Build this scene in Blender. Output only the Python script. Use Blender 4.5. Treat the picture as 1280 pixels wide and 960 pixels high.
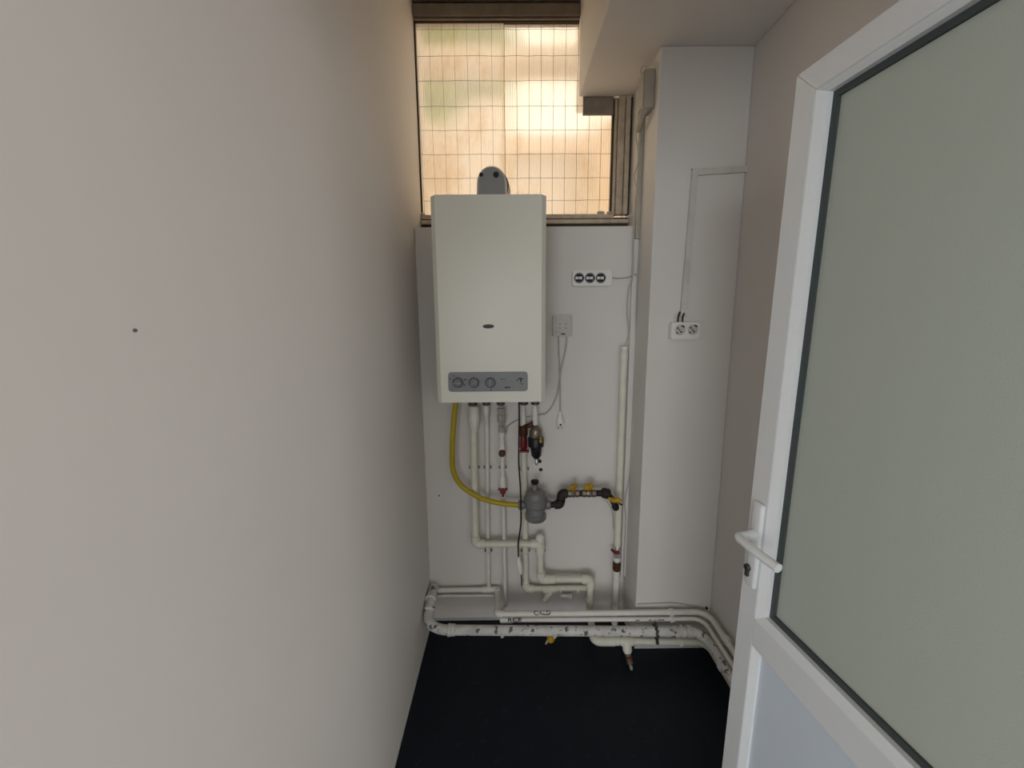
import bpy, bmesh, math, random
from mathutils import Vector, Matrix
random.seed(4)
for o in list(bpy.data.objects): bpy.data.objects.remove(o)
S = bpy.context.scene
col = S.collection
V = Vector
# ------------------------------------------------------------ camera
F_PX, CAM_H = 505.0, 1.6
_up = -V((24, -3110, -F_PX)).normalized()
_fw = V((-4, 82, -F_PX)); _fw = (_fw - _up * _fw.dot(_up)).normalized()
_rt = _fw.cross(_up)
ROT = Matrix((_rt, _fw, _up))            # camera space -> world (right, forward, up)
EYE = V((0, 0, CAM_H))
cd = bpy.data.cameras.new('camera'); cam = bpy.data.objects.new('camera', cd); col.objects.link(cam)
cd.sensor_width = 36; cd.lens = F_PX / 1280 * 36; cd.clip_start = 0.01
cam.matrix_world = Matrix.Translation(EYE) @ ROT.to_4x4()
S.camera = cam
# ------------------------------------------------------------ world, lights, exposure
W = bpy.data.worlds.new('overcast_sky'); S.world = W; W.use_nodes = True
bg = W.node_tree.nodes['Background']; bg.inputs[0].default_value = (1.0, 0.95, 0.88, 1); bg.inputs[1].default_value = 2.45
S.view_settings.view_transform = 'Standard'; S.view_settings.look = 'None'
S.view_settings.gamma = 1; S.view_settings.use_curve_mapping = False
S.view_settings.exposure = 0.0
def area(name, loc, rot, sx, sy, power, colr):
    l = bpy.data.lights.new(name, 'AREA'); l.shape = 'RECTANGLE'; l.size = sx; l.size_y = sy
    l.energy = power; l.color = colr
    o = bpy.data.objects.new(name, l); o.location = loc; o.rotation_euler = rot; col.objects.link(o); return o
# area lamps added in the unseen room behind the camera; no windows there
area('rear_fill_lamp', (1.1, -4.85, 1.6), (math.radians(90), 0, 0), 1.9, 1.9, 9, (0.97, 0.98, 1.0))
area('rear_left_fill_lamp', (-1.3, -4.85, 1.5), (math.radians(90), 0, 0), 2.2, 2.1, 94, (0.90, 0.96, 1.0))
area('side_fill_lamp', (2.95, -3.1, 1.5), (math.radians(90), 0, math.radians(90)), 2.4, 1.9, 98, (1.0, 0.975, 0.96))

# ------------------------------------------------------------ geometry helpers
def P(px, py, x=None, y=None, z=None):
    r = ROT @ V((px - 640, 480 - py, -F_PX))
    if x is not None: t = (x - EYE.x) / r.x
    elif y is not None: t = (y - EYE.y) / r.y
    else: t = (z - EYE.z) / r.z
    return EYE + r * t
def link(name, bm, m, parent=None, smooth=True):
    me = bpy.data.meshes.new(name); bmesh.ops.recalc_face_normals(bm, faces=bm.faces); bm.to_mesh(me); bm.free()
    for mm in (m if isinstance(m, (list, tuple)) else [m]): me.materials.append(mm)
    if smooth:
        me.polygons.foreach_set('use_smooth', [True] * len(me.polygons))
        try: me.set_sharp_from_angle(angle=math.radians(38))
        except Exception: pass
    o = bpy.data.objects.new(name, me); col.objects.link(o)
    if parent: o.parent = parent; o.matrix_parent_inverse = parent.matrix_world.inverted()
    return o
def tag(o, label=None, cat=None, group=None, kind=None):
    if label: o['label'] = label
    if cat: o['category'] = cat
    if group: o['group'] = group
    if kind: o['kind'] = kind
    return o
def thing(name, label, cat, loc, group=None, parent=None):
    o = bpy.data.objects.new(name, None); o.empty_display_size = 0.05; o.location = loc
    o.matrix_world = Matrix.Translation(V(loc)); col.objects.link(o)
    return tag(o, label, cat, group)
def B(): return bmesh.new()
def box(bm, lo, hi, bev=0, seg=2, mi=0, mat=None):
    c = [(a + b) / 2 for a, b in zip(lo, hi)]; d = [abs(b - a) for a, b in zip(lo, hi)]
    M = Matrix.Translation(c) @ Matrix.Diagonal((*d, 1))
    if mat is not None: M = mat @ M
    r = bmesh.ops.create_cube(bm, size=1, matrix=M)
    es = list({e for v in r['verts'] for e in v.link_edges})
    if bev > 0:
        rb = bmesh.ops.bevel(bm, geom=es, offset=bev, segments=seg, affect='EDGES', profile=0.5, clamp_overlap=True)
    if mi:
        for f in {f for v in r['verts'] if v.is_valid for f in v.link_faces}: f.material_index = mi
    return bm
def frame_for(t):
    a = V((0, 0, 1)) if abs(t.z) < 0.9 else V((1, 0, 0))
    u = t.cross(a).normalized(); return u, t.cross(u).normalized()
def sweep(bm, pts, rad, seg=14, caps=True, flat=1.0):
    pts = [V(p) for p in pts]; n = len(pts)
    if not hasattr(rad, '__len__'): rad = [rad] * n
    T = []
    for i in range(n):
        a = pts[max(i - 1, 0)]; b = pts[min(i + 1, n - 1)]
        d = b - a
        T.append(d.normalized() if d.length > 1e-9 else (T[-1] if T else V((0, 0, 1))))
    u, w = frame_for(T[0]); rings = []
    for i in range(n):
        if i:
            q = T[i - 1].rotation_difference(T[i]); u = q @ u; w = q @ w
        rings.append([bm.verts.new(pts[i] + (u * math.cos(2 * math.pi * k / seg) + w * math.sin(2 * math.pi * k / seg) * flat) * rad[i]) for k in range(seg)])
    for i in range(n - 1):
        for k in range(seg):
            bm.faces.new((rings[i][k], rings[i][(k + 1) % seg], rings[i + 1][(k + 1) % seg], rings[i + 1][k]))
    if caps: bm.faces.new(rings[0][::-1]); bm.faces.new(rings[-1])
    return bm
def rod(bm, a, b, prof, seg=16):
    """lathe: prof = [(t along a->b in 0..1, radius)]"""
    a, b = V(a), V(b); d = (b - a); T = d.normalized(); u, w = frame_for(T); rings = []
    for t, r in prof:
        c = a + d * t
        rings.append([bm.verts.new(c + (u * math.cos(2 * math.pi * k / seg) + w * math.sin(2 * math.pi * k / seg)) * max(r, 1e-4)) for k in range(seg)])
    for i in range(len(rings) - 1):
        for k in range(seg):
            bm.faces.new((rings[i][k], rings[i][(k + 1) % seg], rings[i + 1][(k + 1) % seg], rings[i + 1][k]))
    bm.faces.new(rings[0][::-1]); bm.faces.new(rings[-1])
    return bm
def fillet(pts, r, n=6):
    pts = [V(p) for p in pts]; out = [pts[0]]
    for i in range(1, len(pts) - 1):
        p, a, b = pts[i], (pts[i - 1] - pts[i]), (pts[i + 1] - pts[i])
        k = min(r, a.length * 0.49, b.length * 0.49); a = p + a.normalized() * k; b = p + b.normalized() * k
        for j in range(n + 1):
            t = j / n; out.append(a * (1 - t) ** 2 + p * 2 * t * (1 - t) + b * t * t)
    out.append(pts[-1]); return out
def catmull(pts, n=8):
    pts = [V(p) for p in pts]; q = [pts[0] * 2 - pts[1]] + pts + [pts[-1] * 2 - pts[-2]]; out = []
    for i in range(1, len(q) - 2):
        for j in range(n):
            t = j / n; a, b, c, d = q[i - 1], q[i], q[i + 1], q[i + 2]
            out.append(0.5 * ((2 * b) + (c - a) * t + (2 * a - 5 * b + 4 * c - d) * t * t + (3 * b - a - 3 * c + d) * t ** 3))
    out.append(pts[-1]); return out
def plate(bm, outline, y0, y1):
    """prism from an (x,z) outline between two y depths"""
    f = [bm.verts.new((x, y0, z)) for x, z in outline]; g = [bm.verts.new((x, y1, z)) for x, z in outline]
    bm.faces.new(f); bm.faces.new(g[::-1]); n = len(f)
    for i in range(n): bm.faces.new((f[i], g[i], g[(i + 1) % n], f[(i + 1) % n]))
    return bm
def roundrect(x0, x1, z0, z1, r, n=5):
    o = []
    for cx, cz, a0 in ((x1 - r, z1 - r, 0), (x0 + r, z1 - r, 90), (x0 + r, z0 + r, 180), (x1 - r, z0 + r, 270)):
        for k in range(n + 1):
            a = math.radians(a0 + 90 * k / n); o.append((cx + r * math.cos(a), cz + r * math.sin(a)))
    return o

# ------------------------------------------------------------ materials
def mat(name, c, rough=0.6, metal=0.0, var=0.06, scale=30, bump=0.0, bscale=200, c2=None, spots=None, spec=0.5):
    m = bpy.data.materials.new(name); m.use_nodes = True; N = m.node_tree.nodes; L = m.node_tree.links
    b = N['Principled BSDF']; b.inputs['Roughness'].default_value = rough; b.inputs['Metallic'].default_value = metal
    b.inputs['Specular IOR Level'].default_value = spec
    tc = N.new('ShaderNodeTexCoord'); nz = N.new('ShaderNodeTexNoise'); nz.inputs['Scale'].default_value = scale
    nz.inputs['Detail'].default_value = 4
    L.new(tc.outputs['Object'], nz.inputs['Vector'])
    cr = N.new('ShaderNodeValToRGB'); e = cr.color_ramp.elements
    e[0].position = 0.3; e[1].position = 0.7
    d = c2 if c2 else tuple(x * (1 - var) for x in c)
    e[0].color = (*d, 1); e[1].color = (*c, 1)
    L.new(nz.outputs['Fac'], cr.inputs['Fac']); out = cr.outputs['Color']
    if spots:      # (colour, scale, threshold)
        n2 = N.new('ShaderNodeTexNoise'); n2.inputs['Scale'].default_value = spots[1]; n2.inputs['Detail'].default_value = 6
        L.new(tc.outputs['Object'], n2.inputs['Vector'])
        r2 = N.new('ShaderNodeValToRGB'); r2.color_ramp.elements[0].position = spots[2]; r2.color_ramp.elements[1].position = spots[2] + 0.05
        r2.color_ramp.elements[0].color = (0, 0, 0, 1); r2.color_ramp.elements[1].color = (1, 1, 1, 1)
        L.new(n2.outputs['Fac'], r2.inputs['Fac'])
        mx = N.new('ShaderNodeMix'); mx.data_type = 'RGBA'; mx.inputs['B'].default_value = (*spots[0], 1)
        L.new(r2.outputs['Color'], mx.inputs['Factor']); L.new(out, mx.inputs['A']); out = mx.outputs['Result']
    L.new(out, b.inputs['Base Color'])
    if bump:
        n3 = N.new('ShaderNodeTexNoise'); n3.inputs['Scale'].default_value = bscale; n3.inputs['Detail'].default_value = 3
        bp = N.new('ShaderNodeBump'); bp.inputs['Strength'].default_value = bump; bp.inputs['Distance'].default_value = 0.002
        L.new(tc.outputs['Object'], n3.inputs['Vector']); L.new(n3.outputs['Fac'], bp.inputs['Height']); L.new(bp.outputs['Normal'], b.inputs['Normal'])
    return m
M_wall = mat('painted_plaster', (0.77, 0.735, 0.70), 0.75, var=0.03, scale=3, bump=0.05, bscale=120)
M_reveal = mat('rough_white_plaster', (0.60, 0.56, 0.52), 0.85, var=0.08, scale=14, bump=0.5, bscale=60)
M_floor = mat('navy_vinyl', (0.0040, 0.0075, 0.0150), 0.5, var=0.3, scale=12, bump=0.15, bscale=90, spec=0.28, spots=((0.008, 0.013, 0.024), 22, 0.62))
M_base = mat('white_caulk', (0.55, 0.55, 0.53), 0.6, var=0.1, scale=40)
M_boiler = mat('cream_enamel', (0.78, 0.76, 0.66), 0.35, var=0.02, scale=2)
M_panelgrey = mat('grey_control_plastic', (0.22, 0.225, 0.235), 0.45, var=0.04)
M_knob = mat('dark_grey_plastic', (0.125, 0.13, 0.15), 0.4)
M_knobface = mat('mid_grey_plastic', (0.24, 0.25, 0.26), 0.4)
M_black = mat('black_plastic', (0.004, 0.004, 0.005), 0.45)
M_ink = mat('black_ink', (0.01, 0.01, 0.011), 0.8)
M_ppr = mat('cream_pipe_plastic', (0.80, 0.77, 0.65), 0.5, var=0.10, scale=18)
M_pprw = mat('white_pipe_plastic', (0.82, 0.80, 0.74), 0.5, var=0.10, scale=18)
M_drain = mat('flaking_white_paint', (0.76, 0.75, 0.71), 0.7, c2=(0.56, 0.55, 0.52), scale=20, bump=0.6, bscale=60, spots=((0.13, 0.13, 0.125), 34, 0.585))
M_yellow = mat('yellow_hose_rubber', (0.50, 0.38, 0.008), 0.5, var=0.12)
M_brass = mat('brass', (0.42, 0.28, 0.09), 0.35, 0.8, var=0.25)
M_nick = mat('dull_brown_nickel', (0.26, 0.22, 0.16), 0.35, 0.6, var=0.3, scale=60)
M_ybrass = mat('yellow_lacquered_handle', (0.62, 0.36, 0.01), 0.4, var=0.3, scale=60)
M_iron = mat('rusty_black_iron', (0.035, 0.024, 0.018), 0.65, 0.2, var=0.5, scale=50, bump=0.4)
M_steel = mat('nickel_steel', (0.62, 0.60, 0.56), 0.3, 0.6, var=0.25, scale=60)
M_reg = mat('cast_grey_aluminium', (0.25, 0.25, 0.24), 0.5, 0.25, var=0.25, scale=50, bump=0.3)
M_red = mat('red_enamel', (0.20, 0.008, 0.012), 0.4, var=0.3, scale=60)
M_brown = mat('oxidised_copper', (0.11, 0.04, 0.016), 0.5, 0.4, var=0.4, scale=60)
M_socket = mat('white_socket_plastic', (0.84, 0.82, 0.77), 0.35, var=0.03)
M_box = mat('light_grey_box_plastic', (0.56, 0.53, 0.50), 0.5, var=0.04)
M_box2 = mat('dusty_beige_box_plastic', (0.46, 0.42, 0.35), 0.55, var=0.12)
M_duct = mat('mottled_duct_plastic', (0.70, 0.67, 0.63), 0.6, var=0.18, scale=14)  # slightly darker than the wall paint, with mottled tone
M_dark = mat('tarnished_dark_metal', (0.10, 0.10, 0.09), 0.5, 0.5, var=0.5, scale=70)
M_cable = mat('grey_white_cable', (0.48, 0.46, 0.42), 0.5)
M_pvc = mat('white_door_pvc', (0.86, 0.88, 0.89), 0.25, var=0.02, bump=0.08, bscale=260)
M_pvcp = mat('white_panel_pvc', (0.76, 0.84, 0.93), 0.4, var=0.02, bump=0.12, bscale=260)
M_seal_shade = mat('rubber_and_recess_shade', (0.055, 0.07, 0.07), 0.6)
M_frame = mat('aged_frame_paint', (0.64, 0.55, 0.43), 0.6, c2=(0.46, 0.38, 0.28), scale=25, bump=0.3, bscale=80)
M_framed = mat('dark_frame_groove', (0.055, 0.038, 0.022), 0.8, var=0.4, scale=40)  # near-black brown filling the gaps and grooves of the frame
M_shut = mat('brown_grey_shutter', (0.33, 0.28, 0.23), 0.6, c2=(0.24, 0.20, 0.16), scale=18, bump=0.3, bscale=50)
M_wire = mat('rusty_wire', (0.16, 0.10, 0.06), 0.7, var=0.3)
M_flue = mat('grey_flue_plate', (0.30, 0.30, 0.29), 0.45, var=0.05)
M_fluew = mat('white_flue_enamel', (0.68, 0.62, 0.57), 0.4, var=0.05)
M_leaf = mat('foliage_green', (0.22, 0.46, 0.01), 0.7, c2=(0.13, 0.30, 0.01), scale=4)
M_house = mat('beige_render', (0.60, 0.50, 0.42), 0.9, var=0.1, scale=3)
M_houseo = mat('orange_render', (0.75, 0.52, 0.34), 0.9, var=0.1, scale=3)
# ribbed translucent pane, yellowed with age towards its edges
def pane_material(mixf, rgh):
    m = bpy.data.materials.new('yellowed_ribbed_glass'); m.use_nodes = True; N = m.node_tree.nodes; L = m.node_tree.links
    N.remove(N['Principled BSDF']); out = N['Material Output']
    tc = N.new('ShaderNodeTexCoord'); nz = N.new('ShaderNodeTexNoise'); nz.inputs['Scale'].default_value = 2.2; nz.inputs['Detail'].default_value = 5
    mp = N.new('ShaderNodeMapping'); mp.inputs['Scale'].default_value = (1, 1, 0.6)
    L.new(tc.outputs['Object'], mp.inputs['Vector']); L.new(mp.outputs['Vector'], nz.inputs['Vector'])
    cr = N.new('ShaderNodeValToRGB'); e = cr.color_ramp.elements
    e[0].position = 0.38; e[0].color = (0.80, 0.69, 0.51, 1); e[1].position = 0.62; e[1].color = (0.86, 0.79, 0.66, 1)
    L.new(nz.outputs['Fac'], cr.inputs['Fac'])
    tr = N.new('ShaderNodeBsdfTranslucent'); gl = N.new('ShaderNodeBsdfRefraction'); gl.inputs['IOR'].default_value = 1.045; gl.inputs['Roughness'].default_value = rgh
    df = N.new('ShaderNodeBsdfDiffuse')
    n2 = N.new('ShaderNodeTexNoise'); n2.inputs['Scale'].default_value = 3.1; n2.inputs['Detail'].default_value = 8; n2.inputs['Roughness'].default_value = .65
    L.new(mp.outputs['Vector'], n2.inputs['Vector'])
    r2 = N.new('ShaderNodeValToRGB'); r2.color_ramp.elements[0].position = .58; r2.color_ramp.elements[1].position = .74; r2.color_ramp.elements[1].color = (.7, .7, .7, 1)
    L.new(n2.outputs['Fac'], r2.inputs['Fac'])
    mx = N.new('ShaderNodeMix'); mx.data_type = 'RGBA'; mx.inputs['B'].default_value = (0.66, 0.44, 0.22, 1)
    L.new(r2.outputs['Color'], mx.inputs['Factor']); L.new(cr.outputs['Color'], mx.inputs['A'])
    for s in (tr, gl, df): L.new(mx.outputs['Result'], s.inputs['Color'])
    m1 = N.new('ShaderNodeMixShader'); m1.inputs['Fac'].default_value = mixf; L.new(tr.outputs[0], m1.inputs[1]); L.new(gl.outputs[0], m1.inputs[2])
    m2 = N.new('ShaderNodeMixShader'); m2.inputs['Fac'].default_value = 0.10; L.new(m1.outputs[0], m2.inputs[1]); L.new(df.outputs[0], m2.inputs[2])
    L.new(m2.outputs[0], out.inputs['Surface']); return m
M_pane = pane_material(.42, .6); M_pane2 = pane_material(.42, .5)
def frosted():
    m = bpy.data.materials.new('frosted_door_glass'); m.use_nodes = True; N = m.node_tree.nodes; L = m.node_tree.links
    b = N['Principled BSDF']; b.inputs['Base Color'].default_value = (0.74, 0.78, 0.72, 1); b.inputs['Roughness'].default_value = 0.42
    tr = N.new('ShaderNodeBsdfTranslucent'); tr.inputs['Color'].default_value = (0.76, 0.82, 0.76, 1)
    mx = N.new('ShaderNodeMixShader'); mx.inputs['Fac'].default_value = 0.45
    L.new(b.outputs[0], mx.inputs[1]); L.new(tr.outputs[0], mx.inputs[2]); L.new(mx.outputs[0], N['Material Output'].inputs['Surface'])
    tc = N.new('ShaderNodeTexCoord'); n3 = N.new('ShaderNodeTexNoise'); n3.inputs['Scale'].default_value = 330; n3.inputs['Detail'].default_value = 2
    bp = N.new('ShaderNodeBump'); bp.inputs['Strength'].default_value = 0.35; bp.inputs['Distance'].default_value = 0.001
    L.new(tc.outputs['Object'], n3.inputs['Vector']); L.new(n3.outputs['Fac'], bp.inputs['Height'])
    for s in (b, tr): L.new(bp.outputs['Normal'], s.inputs['Normal'])
    return m
M_frost = frosted()

# ------------------------------------------------------------ the room shell
D, C, WP = 1.946, 1.748, 2.12           # back wall, column front, window plane
XL, XR, XC, ZS, ZC = -0.43, 0.965, 0.60, 2.637, 3.16
SILL = 2.016
def struct(name, bm, m, parent=None, smooth=False):
    o = link(name, bm, m, parent, smooth)
    if not parent: o['kind'] = 'structure'
    return o
struct('floor', box(B(), (-3.1, -5.0, -0.1), (3.1, 2.3, 0)), M_floor)
struct('ceiling', box(B(), (-3.1, -5.0, ZC), (3.1, 2.3, ZC + 0.1)), M_wall)
struct('wall_left', box(B(), (XL - 0.12, -0.12, 0), (XL, 2.3, ZC)), M_wall)
struct('wall_back', box(B(), (XL, D, 0), (XC, 2.3, SILL), 0.004), M_reveal if False else M_wall)
struct('wall_column', box(B(), (XC, C, 0), (XR, 2.3, ZS), 0.004), M_wall)
struct('wall_right', box(B(), (XR, 0.12, 0), (XR + 0.1, 2.3, ZC)), M_wall)
struct('wall_beam', box(B(), (0.343, 0.121, ZS), (XR, 2.112, ZC), 0.004), M_wall)
struct('wall_partition', box(B(), (XR, 0.02, 0), (3.1, 0.12, ZC)), M_wall)
struct('wall_lintel', box(B(), (XL, 0.02, 2.22), (XR, 0.12, ZC)), M_wall)
struct('wall_partition_left', box(B(), (-3.1, -0.12, 0), (XL - 0.121, -0.02, ZC)), M_wall)
struct('wall_far_left', box(B(), (-3.1, -5.0, 0), (-3.0, -0.12, ZC)), M_wall)
struct('wall_rear', box(B(), (-3.1, -5.1, 0), (3.1, -5.0, ZC)), M_wall)
struct('wall_far_right', box(B(), (3.0, -5.0, 0), (3.1, 0.02, ZC)), M_wall)
struct('wall_outer', box(B(), (XC, 2.113, ZS), (XR, 2.3, ZC)), M_wall)
# skirting and caulk lines
struct('baseboard_left', box(B(), (XL, 0.12, 0), (XL + 0.004, D - 0.002, 0.005)), M_base)
struct('baseboard_back', box(B(), (XL + 0.005, D - 0.005, 0), (XC - 0.001, D, 0.012)), M_base)
struct('baseboard_column', box(B(), (XC + 0.001, C - 0.008, 0), (XR - 0.001, C, 0.03)), M_base)
struct('baseboard_right', box(B(), (XR - 0.012, 0.12, 0), (XR, C - 0.009, 0.045)), M_base)

# ------------------------------------------------------------ window
win = thing('window_1', None, None, (0, WP, SILL)); win['kind'] = 'structure'
xr0 = P(766, 200, y=WP).x
PZ0, PZ1 = P(600, 269, y=WP).z, P(600, 29, y=WP).z
def ribbed_pane(xa_, xb_, yo):
    bm = B(); n = max(4, int((xb_ - xa_) / .0081)); k = 4; cols = []
    x0, x1 = xa_, xb_
    for i in range(n * k + 1):
        x = x0 + (x1 - x0) * i / (n * k); y = WP + yo + 0.0011 * math.cos(2 * math.pi * i / k)
        cols.append([bm.verts.new((x, y, z)) for z in (PZ0 - 0.02, 2.35, 2.65, PZ1 + 0.02)])
    for a, b in zip(cols, cols[1:]):
        for j in range(3): bm.faces.new((a[j], b[j], b[j + 1], a[j + 1]))
    return bm
xm_ = P(632, 200, y=WP).x
o = link('pane', ribbed_pane(XL + .0005, xm_, .012), M_pane, win); o['label'] = 'duller left sheet of ribbed translucent glazing'
o = link('pane', ribbed_pane(xm_ - .015, xr0 + .012, .020), M_pane2, win); o['label'] = 'clearer right sheet of ribbed translucent glazing, yellowed'
bm = B()
xs = [540 + 15.15 * i for i in range(-1, 16)]
for i, px in enumerate(xs):
    pts = []
    for j in range(9):
        py = 28 + (272 - 28) * j / 8
        pxx = px + (640 - px) * 0.0 + (px - 664) * -0.0469 * (py - 140) / 150 * 1.0
        p = P(pxx, py, y=WP + 0.004); p.x += random.uniform(-.0015, .0015); pts.append(p)
    if pts[0].x > XL + 0.01 and pts[-1].x < xr0: sweep(bm, pts, 0.0009 if px > 628 else 0.0006, 4, False)
for py in (37, 70, 101, 133, 163, 193, 223, 251):
    z = P(620, py, y=WP + 0.004).z
    pts = [V((XL + 0.012 + (xr0 - XL - 0.022) * j / 16, WP + 0.003, z + random.uniform(-.0015, .0015))) for j in range(17)]
    sweep(bm, pts, 0.0009, 4, False)
o = link('wire_mesh', bm, M_wire, win); o['label'] = 'thin rusty wire grid in the pane'; o['kind'] = 'stuff'
link('left_gap', box(B(), (XL + .0005, WP - .002, PZ0 - .004), (XL + .006, WP + .02, PZ1 + .01)), M_framed, win)
# bottom rail: stepped
zb = SILL + 0.001
zr = lambda py, yy: P(620, py, y=WP + yy).z
xe = XC - .004
link('bottom_rail', box(B(), (XL + .002, WP - .03, zr(279.5, -.03)), (xe, WP + .02, zr(274.5, -.03)), .002), M_frame, win)
link('bottom_bead', box(B(), (XL + .002, WP - .014, zr(273.5, -.014)), (xr0 + .01, WP + .02, PZ0), .002), M_frame, win)
link('bead_gap', box(B(), (XL + .003, WP - .006, zr(275.5, -.006)), (xe - .001, WP + .018, zr(272.5, -.006))), M_framed, win)
link('bottom_gap_shade', box(B(), (XL + .003, WP - .012, SILL + .001), (XC - .004, WP + .01, zr(279, -.012))), M_framed, win)  # solid dark strip stands for the shadow under the rail
for nm, a, b, yy, m in (('glazing_gap', 764.5, 767.3, 0.004, M_framed), ('glazing_bead', 767.3, 770.4, -0.006, M_frame), ('bead_gap', 770.4, 772.2, 0.002, M_framed),
                        ('side_stile', 772.2, 779.5, -0.022, M_frame), ('stile_gap', 779.5, 781, -0.004, M_framed), ('side_jamb', 781, 786.5, -0.028, M_frame), ('jamb_gap', 786.5, 790, -0.010, M_framed)):
    x0, x1 = P(a - 1.5, 240, y=WP + yy).x, P(b - 1.5, 240, y=WP + yy).x
    x1 = min(x1, XC - 0.001)
    link(nm, box(B(), (x0, WP + yy, PZ0 - 0.004), (x1, WP + 0.03, ZS - 0.002), 0.001), m, win)
ztop = P(600, 27, y=WP).z
for i, (a, b, yy, m) in enumerate(((27, 24, 0.0, M_framed), (24, 22, -0.01, M_shut), (22, 19, -0.004, M_framed), (19, 4, -0.02, M_shut), (4, -2, -0.008, M_framed), (-2, -30, -0.03, M_shut))):
    link(('top_rail' if i % 2 else 'top_rail_groove'), box(B(), (XL + 0.002, WP + yy, P(600, a, y=WP + yy).z), (0.342, WP + 0.04, P(600, b, y=WP + yy).z)), m, win)
bm = B(); box(bm, (P(729, 135, y=WP - 0.006).x, WP - 0.006, P(740, 143, y=WP - 0.006).z), (P(767, 135, y=WP - 0.006).x, WP + 0.008, ZS + 0.02), 0.001)  # plain grey-brown block set under the beam
link('under_beam_strip', bm, M_shut, win)['label'] = 'dark strip under the beam'
struct('light_stop_wall_beam', box(B(), (.36, 2.15, ZS + .02), (XC, 2.3, ZC)), M_wall)  # unseen block added to stop daylight leaking behind the beam
struct('light_stop_wall_window', box(B(), (XL, 2.165, P(600, 0, y=2.165).z), (.36, 2.3, ZC)), M_wall)  # unseen block added to keep daylight out above the top rails
# plaster crumbs on the rail
cr = thing('plaster_crumbs', 'small crumbs of broken plaster lying on the bottom rail of the window', 'debris', P(755, 268, y=WP - .01)); 
for i, (px, w) in enumerate(((751, .016), (762, .014), (528, .012))):
    bm = B(); bmesh.ops.create_icosphere(bm, subdivisions=1, radius=w)
    for v in bm.verts: v.co = V((v.co.x * 1.3, v.co.y * .6, v.co.z * .55)) * random.uniform(.75, 1.2)
    bmesh.ops.translate(bm, vec=(P(px, 268, y=WP - .008).x, WP - .008, PZ0 + w * .45), verts=bm.verts)
    link('crumb', bm, M_frame, cr, False)

# ------------------------------------------------------------ outside the window
def lump(bm, c, r, n=120):
    for _ in range(n):
        d = V((random.gauss(0, 1), random.gauss(0, 1), random.gauss(0, 1))).normalized() * r * random.uniform(.55, 1)
        p = c + d; s = random.uniform(.07, .14); a = V((random.uniform(-1, 1), random.uniform(-1, 1), random.uniform(-1, 1))).normalized(); u, w = frame_for(a)
        v = [bm.verts.new(p + u * s), bm.verts.new(p + w * s * .5), bm.verts.new(p - u * s), bm.verts.new(p - w * s * .5)]; bm.faces.new(v)
t = thing('leafy_tree', 'green tree blurred behind the upper left of the ribbed window', 'tree', (-1.3, 4.6, 0))
bm = B(); lump(bm, V((-.80, 4.6, 4.22)), .5, 620); lump(bm, V((-.2, 4.7, 4.32)), .36, 320); lump(bm, V((-.9, 4.6, 4.85)), .6, 420); lump(bm, V((-.25, 4.7, 4.95)), .45, 200)
o = link('foliage', bm, M_leaf, t, False); o['kind'] = 'stuff'
link('trunk', sweep(B(), [(-1.3, 4.6, 0), (-1.25, 4.62, 2), (-1.2, 4.6, 4.2)], [.12, .09, .04]), M_iron, t)
tag(link('balcony_slab', box(B(), (-1.5, 3.9, P(600, 66, y=3.9).z), (.9, 4.2, P(600, 47, y=3.9).z)), M_house, None, False), 'beige balcony slab seen as a pale band across the top of the ribbed window', 'balcony')
t = thing('neighbouring_building', 'beige building seen only as blurred bands through the ribbed window', 'building', (0, 8, 0))
xs0, xs1 = P(636, 100, y=8).x, P(738, 150, y=8).x
link('wall', box(B(), (-4, 8, 0), (xs0, 8.3, P(600, 98, y=8).z)), M_house, t, False)
link('lower_wall', box(B(), (xs0, 8.05, 0), (4, 8.3, P(700, 158, y=8.05).z)), M_house, t, False)
link('ledge', box(B(), (xs0, 7.8, P(700, 182, y=7.8).z), (4, 8.049, P(700, 170, y=7.8).z)), M_houseo, t, False)
link('extension', box(B(), (xs1, 7.0, 0), (4, 7.79, P(740, 140, y=7).z)), M_houseo, t, False)
tag(link('ground', box(B(), (-8, 2.31, -.2), (8, 12, -.02)), M_house, None, False), kind='structure')

# ------------------------------------------------------------ boiler
BY = 1.60
bx0, bx1, bz0, bz1 = -0.291, 0.145, 1.266, 2.06
boiler = thing('gas_boiler', 'white wall-hung gas boiler with a grey control panel, under the window', 'boiler', (-0.07, D, bz0))
link('casing', box(B(), (bx0 + .004, BY + .05, bz0 + .002), (bx1 - .004, D - .001, bz1 - .004), .004), M_boiler, boiler)
def cover():
    bm = B(); e = .017; e2 = .014
    o0 = [(bx0, bz0), (bx1, bz0), (bx1, bz1 - .006), (bx1 - e, bz1), (bx0 + e, bz1), (bx0, bz1 - .006)]
    f = [(bx0 + e, bz0), (bx1 - e, bz0), (bx1 - e, bz1 - .012), (bx1 - e - .004, bz1 - .003), (bx0 + e + .004, bz1 - .003), (bx0 + e, bz1 - .012)]
    r0 = [bm.verts.new((x, BY + .052, z)) for x, z in o0]; r1 = [bm.verts.new((x, BY + e2, z)) for x, z in o0]; r2 = [bm.verts.new((x, BY, z)) for x, z in f]
    for a, b in ((r0, r1), (r1, r2)):
        for i in range(6): bm.faces.new((a[i], a[(i + 1) % 6], b[(i + 1) % 6], b[i]))
    bm.faces.new(r2); bm.faces.new(r0[::-1]); return bm
cv = link('front_cover', cover(), M_boiler, boiler, False)
bc = P(610.5, 408, y=BY)
bm = B(); plate(bm, [(bc.x + .0225 * math.cos(a * math.pi / 12), bc.z + .008 * math.sin(a * math.pi / 12)) for a in range(24)], BY - .004, BY)
link('badge', bm, M_black, boiler)['label'] = 'small black oval badge'
p0, p1 = P(561, 489.5, y=BY), P(659.5, 464.5, y=BY)
px0, px1, pz0, pz1 = p0.x, p1.x, p0.z, p1.z
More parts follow.
